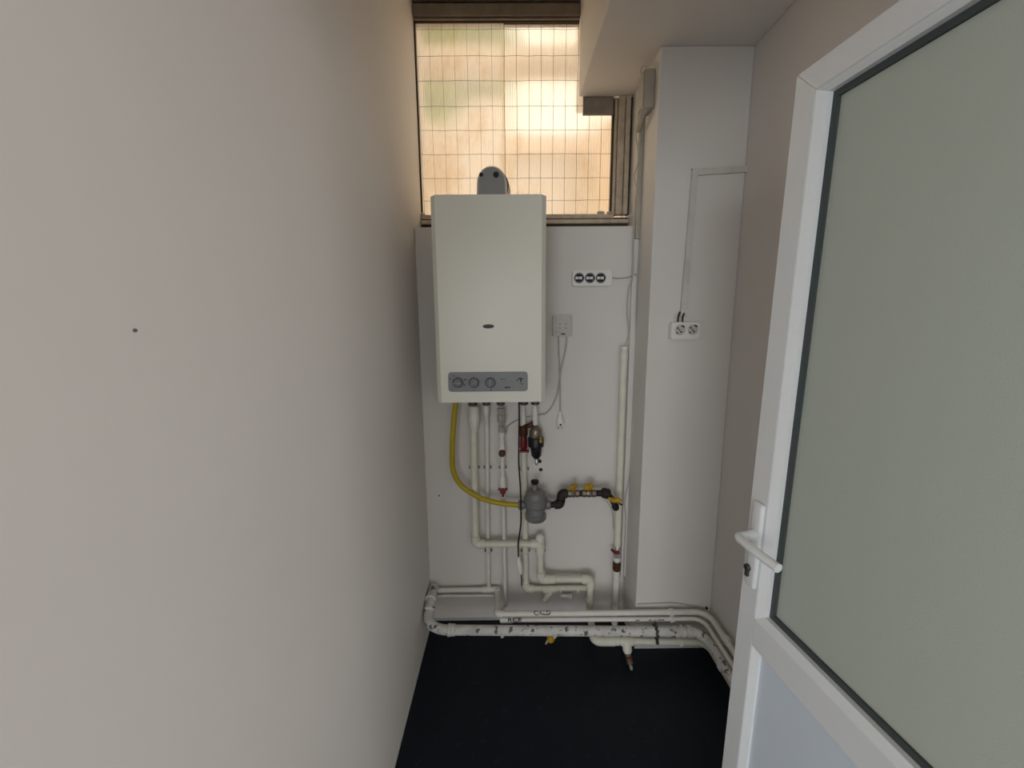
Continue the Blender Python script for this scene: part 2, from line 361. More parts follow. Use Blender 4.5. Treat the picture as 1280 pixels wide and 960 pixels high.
cp = link('control_panel', plate(B(), roundrect(px0, px1, pz0, pz1, .012), BY - .006, BY), M_panelgrey, boiler)
cp['label'] = 'grey control panel with three knobs'
for px, ang in ((572.5, 95), (592.5, 50), (613, 5)):
    c = P(px, 478, y=BY - .006); bm = B(); rod(bm, (c.x, BY - .006, c.z), (c.x, BY - .02, c.z), [(0, .0225), (.25, .0225), (.3, .019), (.9, .0175), (1, .016)], 24)
    k = link('knob', bm, M_knob, cp)
    R = Matrix.Translation((c.x, BY - .02, c.z)) @ Matrix.Rotation(math.radians(ang), 4, 'Y')
    link('grip', box(B(), (-.0045, -.006, -.016), (.0045, .001, .016), .002, mat=R), M_knobface, cp)
marks = B()
def mk(px, py, w, h):
    c = P(px, py, y=BY - .006); box(marks, (c.x - w / 2, BY - .0072, c.z - h / 2), (c.x + w / 2, BY - .0055, c.z + h / 2))
for a in ((563.3, 473.6, .005, .004), (567.3, 470, .004, .004), (565, 481, .002, .002), (565, 485, .002, .002), (581, 474.5, .006, .005), (583.5, 474.5, .002, .005), (580.6, 481.5, .005, .005), (584, 482.5, .004, .001),
          (592.5, 487.6, .005, .003), (614, 487.6, .009, .0025), (626.5, 474, .0035, .004), (628.3, 474, .0035, .004), (631, 474, .0035, .003), (577.5, 477.5, .001, .012),
          (632, 484.3, .006, .005), (634.2, 484, .005, .006), (636.6, 484.3, .006, .005)): mk(*a)
# faucet shaped symbol
c = P(650.5, 476.5, y=BY - .006)
sweep(marks, [(c.x + .013 * math.cos(a), BY - .0068, c.z + .002 + .010 * math.sin(a)) for a in [math.radians(x) for x in range(30, 190, 12)]], .0011, 4)
for a in ((651, 476, .004, .012), (650.5, 473.5, .010, .003), (652.5, 480, .006, .003)): mk(*a)
tag(link('printed_marks', marks, M_ink, cp, False), kind='stuff')
# connection stubs under the boiler
for px, r in ((591, .016), (608, .013), (626, .014), (655, .014), (669, .014)):
    x = P(px, 506, y=1.87).x
    link('connection_stub', rod(B(), (x, 1.87, bz0 + .001), (x, 1.87, 1.196), [(0, r), (.6, r), (.65, r + .006), (.95, r + .006), (1, r)]), M_dark, boiler)

# flue
fl = thing('flue_elbow', 'white flue elbow with a grey inspection plate on top of the boiler', 'flue', (P(616, 240, y=1.78).x, 1.78, bz1))
fx = P(616, 230, y=1.76).x; ft = P(615, 204, y=1.76).z
R = .058
arc = [V((fx, 1.785, bz1 - .002))] + [V((fx, 1.785 + .065 - .065 * math.cos(a), ft - R - .065 + .0 + .065 * math.sin(a))) for a in [math.radians(x) for x in range(0, 91, 10)]]
link('elbow', sweep(B(), arc, R, 28), M_fluew, fl)
link('collar', rod(B(), (fx, 1.785, bz1 - .002), (fx, 1.785, bz1 + .02), [(0, R + .008), (1, R + .008)], 28), M_fluew, fl)
link('outlet_pipe', rod(B(), (fx + .004, arc[-1].y - .012, ft - R - .004), (fx + .03, 2.11, ft - R - .01), [(0, R + .004), (.3, R + .004), (.32, R - .003), (1, R - .003)], 28), M_flue, fl)
hw = .047
zt = P(616, 208, y=1.72).z
hw = .052; fq = P(614.5, 230, y=1.715).x; zt = P(614, 209, y=1.715).z
for nm_, g_, ya_, yb_, m_ in (('rim', .007, 1.722, 1.765, M_fluew), ('inspection_plate', 0, 1.715, 1.7225, M_flue)):
    w_ = hw + g_
    o_ = [(fq + w_ * math.cos(a), zt + g_ - w_ * 1.1 + w_ * 1.1 * math.sin(a)) for a in [math.radians(x) for x in range(0, 181, 12)]] + [(fq - w_ - .002, bz1 - .002), (fq + w_ + .002, bz1 - .002)]
    link(nm_, plate(B(), o_, ya_, yb_), m_, fl)
out = [(fx + hw * math.cos(a), zt - hw * 1.15 + hw * 1.15 * math.sin(a)) for a in [math.radians(x) for x in range(0, 181, 12)]] + [(fx - hw - .002, bz1 - .002), (fx + hw + .002, bz1 - .002)]
for px, r in ((601.5, .0075), (620, .011)):
    c = P(px, 218.5, y=1.715); link('plug', rod(B(), (c.x, 1.715, c.z), (c.x, 1.709, c.z), [(0, r), (.7, r), (1, r * .8)]), M_black if px > 610 else M_black, fl)

# ------------------------------------------------------------ pipes
def elbow_part(par, pts, i, r, m, reach=1.7, name='elbow'):
    p = V(pts[i]); a = (V(pts[i - 1]) - p).normalized(); b = (V(pts[i + 1]) - p).normalized(); R2 = r * 1.42; L = r * (1 + reach)
    path = fillet([p + a * L, p, p + b * L], r * 1.5, 6)
    o = link(name, sweep(B(), path, R2), m, par); return o
def ring_part(par, p, d, r, m, w=.02, name='coupling'):
    p = V(p); d = V(d).normalized(); return link(name, rod(B(), p - d * w / 2, p + d * w / 2, [(0, r * 1.1), (.08, r * 1.3), (.92, r * 1.3), (1, r * 1.1)]), m, par)
def clip_part(par, p, r, d='z', wall=None):
    """saddle clip with two dark screws, band around a pipe that runs along z or x in front of a back wall"""
    p = V(p); bm = B()
    if d == 'z':
        pts = [p + V((math.cos(a) * (r + .001), math.sin(a) * -(r + .001), 0)) for a in [math.radians(x) for x in range(0, 181, 15)]]
        box(bm, (p.x - r - .009, p.y, p.z - .006), (p.x - r, p.y + .006, p.z + .006)); box(bm, (p.x + r, p.y, p.z - .006), (p.x + r + .009, p.y + .006, p.z + .006))
    else:
        pts = [p + V((0, -math.cos(a) * (r + .001), math.sin(a) * (r + .001))) for a in [math.radians(x) for x in range(-90, 91, 15)]]
    sweep(bm, pts, .0022, 6)
    c = link('clip', bm, M_pprw, par)
    if d == 'z':
        b2 = B()
        for s in (-1, 1): box(b2, (p.x + s * (r + .006) - .002, p.y - .004, p.z + .006), (p.x + s * (r + .006) + .002, p.y + .006, p.z + .018))
        tag(link('screw', b2, M_ink, c), kind='stuff')
def pipe(name, label, pts, r, m, elbows=True, par=None, fil=None, cat='pipe', group=None):
    t = par or thing(name, label, cat, pts[-1], group)
    link('pipe', sweep(B(), fillet(pts, fil or r * 1.6), r), m, t)
    if elbows:
        for i in range(1, len(pts) - 1): elbow_part(t, pts, i, r, m)
    return t
YB = 1.913; YA = 1.868
# A: heating flow, the widest run under the boiler
zA = .215
A1 = P(592, 530, y=YA); A1.z = 1.195
pa = [A1, P(594.5, 680, y=YA), P(675, 680, y=YA), P(676, 724, y=YA), P(738, 724, y=YA)]
pa.append(V((pa[-1].x, YA, 0.19)))
xa = pa[-1].x
pa[-1] = V((xa, YA, P(738, 752, y=YA).z))
tA = pipe('heating_pipe', 'wide cream pipe from the boiler bottom, stepping right and down to the floor', pa, .0165, M_ppr)
link('pipe', sweep(B(), fillet([pa[-1] + V((0, 0, .01)), V((xa, YA, .092)), V((xa - .010, 1.695, .086)), V((xa + .03, 1.695, .084))], .03), .0165), M_ppr, tA)
ring_part(tA, pa[-1], (0, 0, 1), .0165, M_ppr, .035)
cc = P(593, 522, y=YA); link('union', rod(B(), P(592, 507.5, y=YA), P(592.5, 537, y=YA), [(0, .022), (.05, .025), (.38, .025), (.42, .028), (.6, .028), (.85, .024), (1, .0175)], 20), M_pprw, tA)
cap = P(675, 673, y=YA + .01)
link('dome_stub', rod(B(), cap - V((0, 0, .02)), cap + V((0, 0, .026)), [(0, .022), (.5, .023), (.8, .018), (.93, .011), (1, .003)], 18), M_pprw, tA)  # rounded dome standing above the right elbow
ring_part(tA, P(689, 724, y=YA), (1, 0, 0), .0165, M_ppr, .04); 
# lower floor pipe
zl = .084
pl = [V((xa + .004, 1.695, zl + .004)), V((.90, 1.695, .072)), V((.928, 1.66, .072)), V((.928, .30, .06))]
tL = pipe('floor_heating_pipe', 'lowest cream pipe, running just above the floor under the painted drain pipe', pl, .0155, M_ppr, elbows=False, fil=.05)
link('elbow', sweep(B(), fillet([V((xa - .009, 1.76, .088)), V((xa - .010, 1.695, .085)), V((xa + .085, 1.695, .083))], .034, 8), .0215), M_ppr, tL)
for px in (771,): ring_part(tL, P(px, 801, y=1.695) * V((1, 0, 0)) + V((0, 1.695, zl - .003)) if False else V((P(px, 801, y=1.695).x, 1.695, zl)), (1, 0, 0), .0155, M_ppr, .022)
tx = P(783, 803, y=1.695).x
link('tee', rod(B(), (tx - .032, 1.695, zl), (tx + .032, 1.695, zl - .002), [(0, .019), (.1, .0215), (.9, .0215), (1, .019)]), M_ppr, tL)
td = V((0, -.45, -.75)).normalized(); tb = V((tx, 1.695, zl))
link('tee_branch', rod(B(), tb, tb + td * .055, [(0, .022), (.7, .022), (.85, .018), (1, .012)]), M_ppr, tL)
dv = thing('drain_cock', 'small brass and red drain cock hanging from the tee above the floor', 'valve', tb + td * .08)
e1 = tb + td * .055
dd = V((.02, -.80, -.35)).normalized()
link('body', rod(B(), e1, e1 + dd * .045, [(0, .013), (.2, .015), (.3, .010), (.6, .010), (.65, .014), (.9, .014), (1, .009)]), M_nick, dv)
link('handle', rod(B(), e1 + dd * .02 + V((-.012, 0, .0)), e1 + dd * .02 + V((.014, 0, .004)), [(0, .007), (.5, .009), (1, .007)]), M_red, dv)
link('spout', rod(B(), e1 + dd * .045, e1 + dd * .065, [(0, .006), (.4, .009), (1, .006)]), M_steel, dv)
# B: hot water, thin
zh, zc_ = .219, .184
YF = 1.715
hb = P(611, 737, y=YB).z
b0 = P(608.5, 520, y=YB); b0.z = 1.195
tB = thing('hot_water_pipe', 'thin white pipe beside the wide cream one, ending in a tee near the floor', 'pipe', P(606, 737, y=YB))
pb_top = V((b0.x, 1.87, b0.z))
link('pipe', sweep(B(), fillet([pb_top, V((b0.x, 1.87, b0.z - .04)), V((b0.x, YB, b0.z - .10)), P(610, 690, y=YB), V((P(611, 737, y=YB).x, YB, hb))], .02), .0105), M_pprw, tB)
link('union', rod(B(), V((b0.x, 1.87, b0.z)), V((b0.x, 1.87, b0.z - .05)), [(0, .014), (.5, .015), (1, .012)]), M_pprw, tB)
hx0 = P(543, 737, y=YB).x; hx1 = P(622, 737, y=YB).x
ph = [V((hx0, YB, hb)), V((hx1, YB, hb)), V((hx1 + .004, YF, zh)), V((.893, YF, zh - .003)), V((.93, 1.68, zh - .003)), V((.935, .30, .20))]
tH = thing('hot_water_line', 'upper thin white pipe lettered CALD, crossing the room just above the painted drain', 'pipe', ph[1])
link('pipe', sweep(B(), fillet(ph, .03), .0125), M_pprw, tH)
elbow_part(tH, ph, 1, .0115, M_pprw, 1.2); elbow_part(tH, ph, 2, .0115, M_pprw, 1.2)
tp = P(609, 737, y=YB)
link('tee', rod(B(), (tp.x - .028, YB, hb), (tp.x + .028, YB, hb), [(0, .014), (.1, .0165), (.9, .0165), (1, .014)]), M_pprw, tB)
# second thin pipe at left
zz = P(560, 745, y=YB).z
tq = pipe('thin_return_pipe', 'short thin white pipe close under the hot water line, left of the tee', [V((hx0, YB, zz)), V((P(617, 745, y=YB).x, YB, zz))], .0085, M_pprw, False)
# C: cold feed with chrome connector and red valve
YC = 1.888
Cx = lambda py: P(626.5 + (py - 510) * .022, py, y=YC)
tC = thing('cold_water_pipe', 'narrow white pipe with a chrome connector on top and a small red tap half way', 'pipe', Cx(755))
def vrod(name, f, y0, y1, prof, m, par): return link(name, rod(B(), f(y0), f(y1), prof), m, par)
c0 = Cx(520); 
link('pipe', sweep(B(), [Cx(596), Cx(640), Cx(757), V((P(630, 775, y=YF + .03).x - .01, 1.80, .175)), V((P(630, 775, y=YF).x - .006, YF + .02, zc_))], .0095), M_pprw, tC)
link('chrome_connector', rod(B(), Cx(507), Cx(540), [(0, .009), (.08, .009), (.10, .019), (.22, .019), (.24, .016), (.32, .016), (.34, .020), (.62, .020), (.64, .011), (.74, .011), (.76, .018), (.84, .014), (.9, .018), (1, .018)], 8), M_steel, tC)
vrod('fitting', Cx, 540, 558, [(0, .015), (.3, .015), (.35, .0125), (1, .0135)], M_pprw, tC)
vrod('fitting', Cx, 558, 580, [(0, .016), (.1, .017), (.6, .016), (.7, .012), (1, .012)], M_pprw, tC)
k = Cx(565); link('brown_cap', rod(B(), k + V((0, -.01, 0)), k + V((0, -.03, 0)), [(0, .017), (.8, .017), (1, .014)], 20), M_brown, tC)
vrod('valve_body', Cx, 580, 624, [(0, .011), (.2, .011), (.3, .008), (.42, .016), (.6, .017), (.85, .013), (1, .010)], M_pprw, tC)
k = Cx(612); bm = B()
rod(bm, k + V((0, -.012, 0)), k + V((0, -.028, 0)), [(0, .015), (1, .014)]); 
for a in (35, 145, 270): box(bm, (-.006, -.004, 0), (.006, .004, .027), .001, mat=Matrix.Translation(k + V((0, -.022, 0))) @ Matrix.Rotation(math.radians(a - 90), 4, 'Y'))
link('red_handle', bm, M_red, tC)
pk = [V((P(628, 775, y=YF).x, YF + .002, zc_)), V((.885, YF, zc_ - .003)), V((.915, 1.68, zc_ - .003)), V((.94, 1.655, .165)), V((.943, .30, .155))]
tK = thing('cold_water_line', 'lower thin white pipe lettered RCE, just above the painted drain', 'pipe', pk[0])
link('pipe', sweep(B(), fillet([pk[0], pk[1], V((.912, 1.68, zc_ - .003)), V((.918, .30, .165))], .03), .0105), M_pprw, tK)
link('end_fitting', rod(B(), pk[0] + V((-.012, 0, 0)), pk[0] + V((.05, 0, 0)), [(0, .011), (.1, .014), (.95, .014), (1, .011)]), M_pprw, tK)
# D: return with red isolation valve
YD = 1.905
Dx = lambda py: P(654.5 + (py - 560) * .017, py, y=YD)
d3 = P(736, 736, y=YD)
pd = [Dx(563), Dx(736), V((xa - .004, YD, Dx(736).z))]
pd[1] = V((Dx(736).x, YD, Dx(736).z))
tD = pipe('return_pipe', 'cream pipe dropping from the dark red valve and turning right at the bottom', pd, .0145, M_ppr)
yq = P(684, 737, y=YD)
link('strainer_body', rod(B(), (yq.x - .025, YD, yq.z), (yq.x + .05, YD, yq.z), [(0, .016), (.1, .019), (.9, .019), (1, .016)]), M_ppr, tD)
link('strainer_leg', rod(B(), (yq.x + .02, YD - .004, yq.z - .005), (yq.x - .018, YD - .02, yq.z - .052), [(0, .017), (.75, .017), (1, .014)]), M_ppr, tD)
q2 = P(708, 745, y=YD - .01)
link('bleed_cap', rod(B(), (q2.x - .03, YD - .01, q2.z), (q2.x + .03, YD - .012, q2.z - .001), [(0, .008), (.1, .010), (.6, .010), (.65, .014), (.95, .014), (1, .01)]), M_pprw, tD)
for px in (700, 722): ring_part(tD, P(px, 736.5, y=YD), (1, 0, 0), .0145, M_ppr, .012)
# red valve + brass union above D
tv = thing('red_isolation_valve', 'brass union and dark red valve on top of the return pipe', 'valve', Dx(563))
YV = YD
vrod('nut', Dx, 532, 545, [(0, .014), (.15, .021), (.85, .021), (1, .017)], M_brown, tv)
vrod('red_body', Dx, 545, 562, [(0, .016), (.2, .017), (.8, .019), (1, .014)], M_red, tv)
bm = B(); k = Dx(563); box(bm, (k.x - .02, YD - .028, k.z - .003), (k.x + .026, YD - .004, k.z + .006), .003); link('lever', bm, M_red, tv)
vrod('riser', Dx, 504, 532, [(0, .010), (.3, .010), (.4, .014), (.9, .014), (1, .012)], M_pprw, tv)
kb = Dx(534); fk = P(668, 530, y=1.885)
link('crossover', sweep(B(), catmull([kb + V((0, -.004, .004)), V((kb.x + .025, 1.885, kb.z + .012)), V((fk.x - .004, 1.885, fk.z + .006))]), .011), M_brown, tv)
# filter
fv = thing('black_filter', 'black filter cup with a yellow label and brass head right of the red valve', 'filter', P(670, 572, y=1.88))
fz = lambda py: P(669.5 + (py - 540) * .03, py, y=1.88)
vrod('riser', fz, 503, 533, [(0, .009), (.25, .009), (.3, .013), (.9, .013), (1, .009)], M_pprw, fv)
vrod('brass_head', fz, 529, 547, [(0, .012), (.15, .012), (.3, .022), (.5, .029), (.95, .031), (1, .029)], M_nick, fv)
vrod('cup', fz, 546, 573, [(0, .034), (.06, .038), (.42, .038), (.48, .027), (.85, .024), (1, .012)], M_black, fv)
k = P(676, 550, y=1.842); bm = B(); box(bm, (k.x - .006, 1.840, k.z - .014), (k.x + .006, 1.852, k.z + .012), .001)
link('yellow_label', bm, M_ybrass, fv); k2 = P(676, 549, y=1.84); link('label_print', box(B(), (k2.x - .003, 1.8395, k2.z - .004), (k2.x + .003, 1.8402, k2.z + .004)), M_ink, fv, False)
vrod('drain_nipple', fz, 573, 581, [(0, .008), (.6, .008), (.7, .010), (1, .006)], M_steel, fv)
for i, (px, py, a, b) in enumerate(((673.5, 576, .016, .010), (676, 587, .010, .009))):
    k = P(px, py, y=D - .001); bm = B(); bmesh.ops.create_icosphere(bm, subdivisions=2, radius=1)
    for v in bm.verts: v.co = V((v.co.x * a, v.co.y * .004, v.co.z * b)); v.co = Matrix.Rotation(.5, 3, 'Y') @ v.co
    bmesh.ops.translate(bm, vec=k, verts=bm.verts)
    tag(link('wall_plug', bm, M_black), ('larger black plug' if i == 0 else 'smaller black plug') + ' in the wall just below the black filter cup', 'wall plug')
# clips
for par, f, py, r in ((tA, lambda p: P(592.8, p, y=YA), 587, .0165), (tB, lambda p: P(609.5, p, y=YB), 587, .0105), (tC, Cx, 587, .0095), (tD, Dx, 589, .0145)):
    clip_part(par, f(py), r)
for par, f, py, r in ((tB, lambda p: P(610.5, p, y=YB), 691, .0105), (tD, Dx, 691, .0145), (tA, lambda p: P(675.5, p, y=YA), 691, .0165)):
    clip_part(par, f(py), r)
# clips on the front lines and on the right wall
for par, x, z, r in ((tH, P(839, 765, y=YF).x, zh - .003, .0125), (tK, P(840, 774, y=YF).x, zc_ - .003, .0105), (tL, .80, .073, .0155)):
    link('clip', rod(B(), (x - .009, YF if par != tL else 1.695, z), (x + .009, YF if par != tL else 1.695, z), [(0, r + .002), (.1, r + .005), (.9, r + .005), (1, r + .002)]), M_pprw, par)
for par, x, z, r in ((tH, .9335, .214, .0125),):
    link('clip', rod(B(), (x, 1.56, z), (x, 1.535, z), [(0, r + .002), (.1, r + .006), (.9, r + .006), (1, r + .002)]), M_pprw, par)
# painted drain pipe
dz0, dz1 = .171, .150
YR = 1.672
dl = V((-.40, 1.905, .225))
pdn = [dl, V((-.403, 1.80, .215)), V((-.392, 1.70, .185)), V((-.33, YR, dz0 + .003)), V((.755, YR, dz1)), V((.86, YR, dz1 - .003)), V((.908, 1.62, .135)), V((.915, .30, .10))]
tR = thing('painted_drain_pipe', 'thick flaking white-painted drain pipe crossing the floor from left corner to right wall', 'pipe', pdn[3])
link('pipe', sweep(B(), fillet(pdn, .045, 8), .0225, 18), M_drain, tR)
def along(i, t): return V(pdn[i]).lerp(V(pdn[i + 1]), t)
for p, d, r in ((V((-.403, 1.825, .218)), V(pdn[1]) - V(pdn[0]), .0285), (V((-.398, 1.765, .206)), V(pdn[2]) - V(pdn[1]), .0275), (V((-.288, YR, dz0 + .002)), V((1, 0, 0)), .0275), (V((-.27, YR, dz0 + .002)), V((1, 0, 0)), .026),
                (V((.765, YR, dz1)), V((1, 0, 0)), .026), (V((.80, YR, dz1)), V((1, 0, 0)), .028), (V((.832, YR, dz1 - .001)), V((1, 0, 0)), .0275), (V((.903, 1.50, .13)), V((0, 1, 0)), .0275)):
    d = d.normalized(); link('joint_ring', rod(B(), p - d * .011, p + d * .011, [(0, r - .005), (.2, r), (.8, r), (1, r - .005)], 18), M_drain, tR)
for t_ in (.28, ):
    p = V((P(628, 787, y=YR).x, YR, .165)); link('bracket', box(B(), (p.x - .008, YR - .008, p.z - .032), (p.x + .008, YR + .008, p.z - .018), .002), M_drain, tR)
px_ = P(819.5, 787, y=YR).x; pz_ = dz1 + .001
bm = B(); sweep(bm, [(px_ + (.003 if i % 2 else -.003), YR + math.cos(a) * .027, pz_ + math.sin(a) * .027) for i, a in enumerate([math.radians(x) for x in range(0, 360, 20)])] + [(px_, YR + .027, pz_)], .0065, 6)
box(bm, (px_ - .006, YR - .035, pz_ - .04), (px_ + .006, YR - .02, pz_ - .022), .002); box(bm, (px_ - .005, YR - .012, pz_ + .024), (px_ + .005, YR + .012, pz_ + .042), .002)
cl = tag(link('pipe_clamp', bm, M_dark), 'grey metal clamp tightened around the painted drain pipe near the right wall', 'clamp')
# lettering wrapped round the pipes
def lettering(txt, par, px, py, h, axis_y, axis_z, r, width, ang):
    cu = bpy.data.curves.new('txt', 'FONT'); cu.body = txt; cu.size = 1; cu.resolution_u = 3; cu.offset = .012
    to = bpy.data.objects.new('txt', cu); col.objects.link(to)
    bpy.context.view_layer.update(); dg = bpy.context.evaluated_depsgraph_get()
    me = bpy.data.meshes.new_from_object(to.evaluated_get(dg)); bpy.data.objects.remove(to)
    xs_ = [v.co.x for v in me.vertices]; ys_ = [v.co.y for v in me.vertices]; a, b, c, d = min(xs_), max(xs_), min(ys_), max(ys_)
    x0 = P(px, py, y=axis_y).x
    for v in me.vertices:
        tx_ = (v.co.x - a) / (b - a) * width; ty = ((v.co.y - c) / (d - c) - .5) * h + .0015 * math.sin(tx_ * 300); th = math.radians(ang) + ty / r
        v.co = V((x0 + tx_, axis_y - math.cos(th) * (r + .0006), axis_z + math.sin(th) * (r + .0006)))
    me.materials.append(M_ink); o = bpy.data.objects.new('lettering', me); col.objects.link(o); o.parent = par; o.matrix_parent_inverse = par.matrix_world.inverted(); return o
lettering('CALD', tH, 667, 765, .019, YF, zh - .001, .0140, P(688, 765, y=YF).x - P(667, 765, y=YF).x, 52)
lettering('RCE', tK, 635, 774, .017, YF, zc_, .0142 if False else .0142, P(652, 774, y=YF).x - P(635, 774, y=YF).x, 45)
bm = B()
for px, w in ((794, .018), (810, .014), (822, .03)):
    x = P(px, 774, y=YF).x; 
    for k in range(3): box(bm, (x + k * w / 3, YF - .0108, zc_ - .001 - .0015), (x + k * w / 3 + w / 4, YF - .0100, zc_ + .0025))
tag(link('printed_line', bm, M_ink, tK, False), kind='stuff')
# thin grey cable above the hot line
cb = tag(link('thin_cable', sweep(B(), catmull([V((.605, C - .004, .238)), V((.70, C - .004, .242)), V((.80, C - .004, .240)), P(882, 760.5, y=C - .004)]), .0028, 6), M_cable), 'thin grey cable lying along the column just above the hot water line', 'cable')
k = P(883, 760, y=C - .002); tag(link('wall_plug', rod(B(), k + V((0, .002, 0)), k - V((0, .005, 0)), [(0, .0065), (1, .0055)]), M_ink), 'dark plug in the column where the thin grey cable ends', 'wall plug')

# small bleed tap behind the drain
k = P(688, 797, y=1.75); tt = thing('brass_bleed_tap', 'small yellow brass tap sticking out under the painted drain pipe', 'tap', k)
link('tail', rod(B(), k + V((.05, .03, .022)), k + V((.012, 0, 0)), [(0, .009), (.5, .009), (.55, .012), (1, .012)]), M_pprw, tt)
link('body', rod(B(), k + V((.014, 0, 0)), k + V((-.014, -.008, -.008)), [(0, .014), (.3, .019), (.8, .017), (1, .010)]), M_ybrass, tt)
link('spout', rod(B(), k + V((-.012, -.008, -.006)), k + V((-.024, -.012, -.024)), [(0, .006), (1, .005)]), M_steel, tt)

# ------------------------------------------------------------ gas line
YG = 1.835
h = [P(571, 505, y=1.83), P(567, 530, y=1.83), P(565.5, 560, y=1.83), P(566.5, 588, y=1.83), P(577, 607, y=YG), P(600, 622, y=YG), P(625, 629, y=YG), P(651, 631.5, y=YG)]
h[0].z = bz0 - .002
gh = tag(link('yellow_gas_hose', sweep(B(), catmull(h), .0125, 14), M_yellow), 'yellow gas hose curving from the boiler to the grey regulator', 'hose')
rg = thing('gas_regulator', 'grey cast gas regulator with a black-capped stem, at the end of the yellow hose', 'regulator', P(670, 648, y=YG))
G = lambda py: P(669.5, py, y=YG)
vrod('housing', G, 649, 612, [(0, .046), (.05, .052), (.18, .052), (.22, .046), (.42, .045), (.5, .056), (.72, .057), (.76, .050), (.9, .046), (.97, .034), (1, .02)], M_reg, rg)
vrod('stem', lambda p: P(668.5, p, y=YG), 616, 602, [(0, .014), (1, .011)], M_reg, rg)
vrod('black_cap', lambda p: P(668.5, p, y=YG), 605, 600, [(0, .014), (.3, .0185), (.9, .0185), (1, .015)], M_black, rg)
a = P(668, 631, y=YG)
link('inlet', rod(B(), a - V((.04, 0, 0)), a - V((.078, 0, 0)), [(0, .018), (.3, .018), (.35, .024), (.9, .024), (1, .018)], 8), M_reg, rg)
link('outlet', rod(B(), a + V((.04, 0, 0)), a + V((.078, 0, 0)), [(0, .018), (.3, .018), (.35, .023), (.9, .023), (1, .018)], 8), M_reg, rg)
for px, py in ((658, 645), (681, 645), (658, 618), (681, 618)):
    k = P(px, py, y=YG - .035); link('bolt', rod(B(), k, k + V((0, 0, .016)), [(0, .005), (1, .005)], 6), M_reg, rg)
gi = thing('iron_gas_pipe', 'dark rusty iron gas pipe with a double bend right of the grey regulator', 'pipe', P(690, 631, y=YG))
i0 = a + V((.076, 0, 0)); i1 = P(700, 631, y=YG); i1.z = i0.z; i2 = P(703, 617, y=YG); i2.x = i1.x + .008; i3 = P(711, 617, y=YG); i3.z = i2.z
link('pipe', sweep(B(), fillet([i0, i1, i2, i3], .02), .0155), M_iron, gi)
elbow_part(gi, [i0, i1, i2], 1, .0155, M_iron, .6); elbow_part(gi, [i1, i2, i3], 1, .0155, M_iron, .6)
gz = i2.z
def gx(px): return P(px, 617, y=YG).x
link('nipple', rod(B(), (gx(723), YG, gz), (gx(728), YG, gz), [(0, .015), (1, .015)]), M_iron, gi)
link('nipple', rod(B(), (gx(744), YG, gz), (gx(756), YG, gz), [(0, .015), (1, .015)]), M_iron, gi)
link('union_nut', rod(B(), (gx(752), YG, gz + .004), (gx(762), YG, gz - .006), [(0, .02), (.2, .026), (.8, .026), (1, .02)], 8), M_iron, gi)
e0 = V((gx(760), YG, gz - .006)); e1_ = P(769, 633, y=YG - .02)
link('lower_elbow', sweep(B(), catmull([e0, e0.lerp(e1_, .5) + V((.004, 0, .002)), e1_]), .0145), M_iron, gi)
link('pipe_end', rod(B(), e1_ + V((0, .008, .004)), e1_ - V((0, .016, .004)), [(0, .016), (.6, .018), (1, .015)]), M_iron, gi)
def gas_valve(label, x0, x1, ang, big):
    t = thing('gas_valve', label, 'valve', ((x0 + x1) / 2, YG, gz - .02), 'gas valves in the iron line')
    link('body', rod(B(), (x0, YG, gz), (x1, YG, gz), [(0, .016), (.05, .0195), (.3, .0195), (.34, .017), (.5, .021), (.66, .017), (.7, .0195), (.95, .0195), (1, .016)], 8), M_nick, t)
    xm = (x0 + x1) / 2; bm = B(); rod(bm, (xm, YG, gz + .016), (xm, YG, gz + .026), [(0, .008), (1, .007)])
    Rm = Matrix.Translation((xm, YG - .004, gz + .028)) @ Matrix.Rotation(math.radians(ang), 4, 'Z')
    pts = [(-.030, 0, .004), (-.016, 0, .010), (0, 0, .002), (.016, 0, .010), (.030, 0, .004)]
    sweep(bm, [Rm @ V(p) for p in pts], [.006 * big, .012 * big, .012 * big, .012 * big, .006 * big], 10)
    link('butterfly_handle', bm, M_ybrass, t)
    link('spindle', rod(B(), (xm - .008, YG - .002, gz + .03), (xm - .008, YG - .002, gz + .03 + .022 * big), [(0, .003), (1, .002)], 8), M_ybrass, t)
gas_valve('nickel gas valve with small yellow handle, the one nearer the regulator', gx(709), gx(724), 50, .95)
gas_valve('nickel gas valve with larger orange-yellow handle, next to the right-hand union', gx(727), gx(745), 35, 1.15)
t = thing('yellow_gas_tap', 'bright yellow handled tap at the right end of the iron gas line', 'valve', P(768, 630, y=YG - .02))
k = P(768, 626, y=YG - .03)
bm = B(); sweep(bm, catmull([k + V((-.030, 0, .012)), k + V((-.018, -.004, .010)), k + V((0, 0, 0)), k + V((.016, -.003, .006)), k + V((.028, 0, -.004))]), [.007] * 8 + [.011] * 8 + [.010] * 8 + [.012] * 8 + [.006], 10)
link('handle', bm, M_ybrass, t)
link('spindle', rod(B(), k, k + V((0, .03, 0)), [(0, .008), (1, .008)]), M_brass, t)
link('tip', rod(B(), k + V((.022, 0, -.012)), k + V((.038, 0, -.022)), [(0, .006), (1, .004)]), M_iron, t)
tag(link('earthing_wire', sweep(B(), catmull([P(754, 622, y=1.9), P(762, 632, y=1.91), P(766, 645, y=1.92), P(767, 662, y=1.93)]), .002, 6), M_cable), 'thin grey wire arching down behind the iron gas line', 'wire')
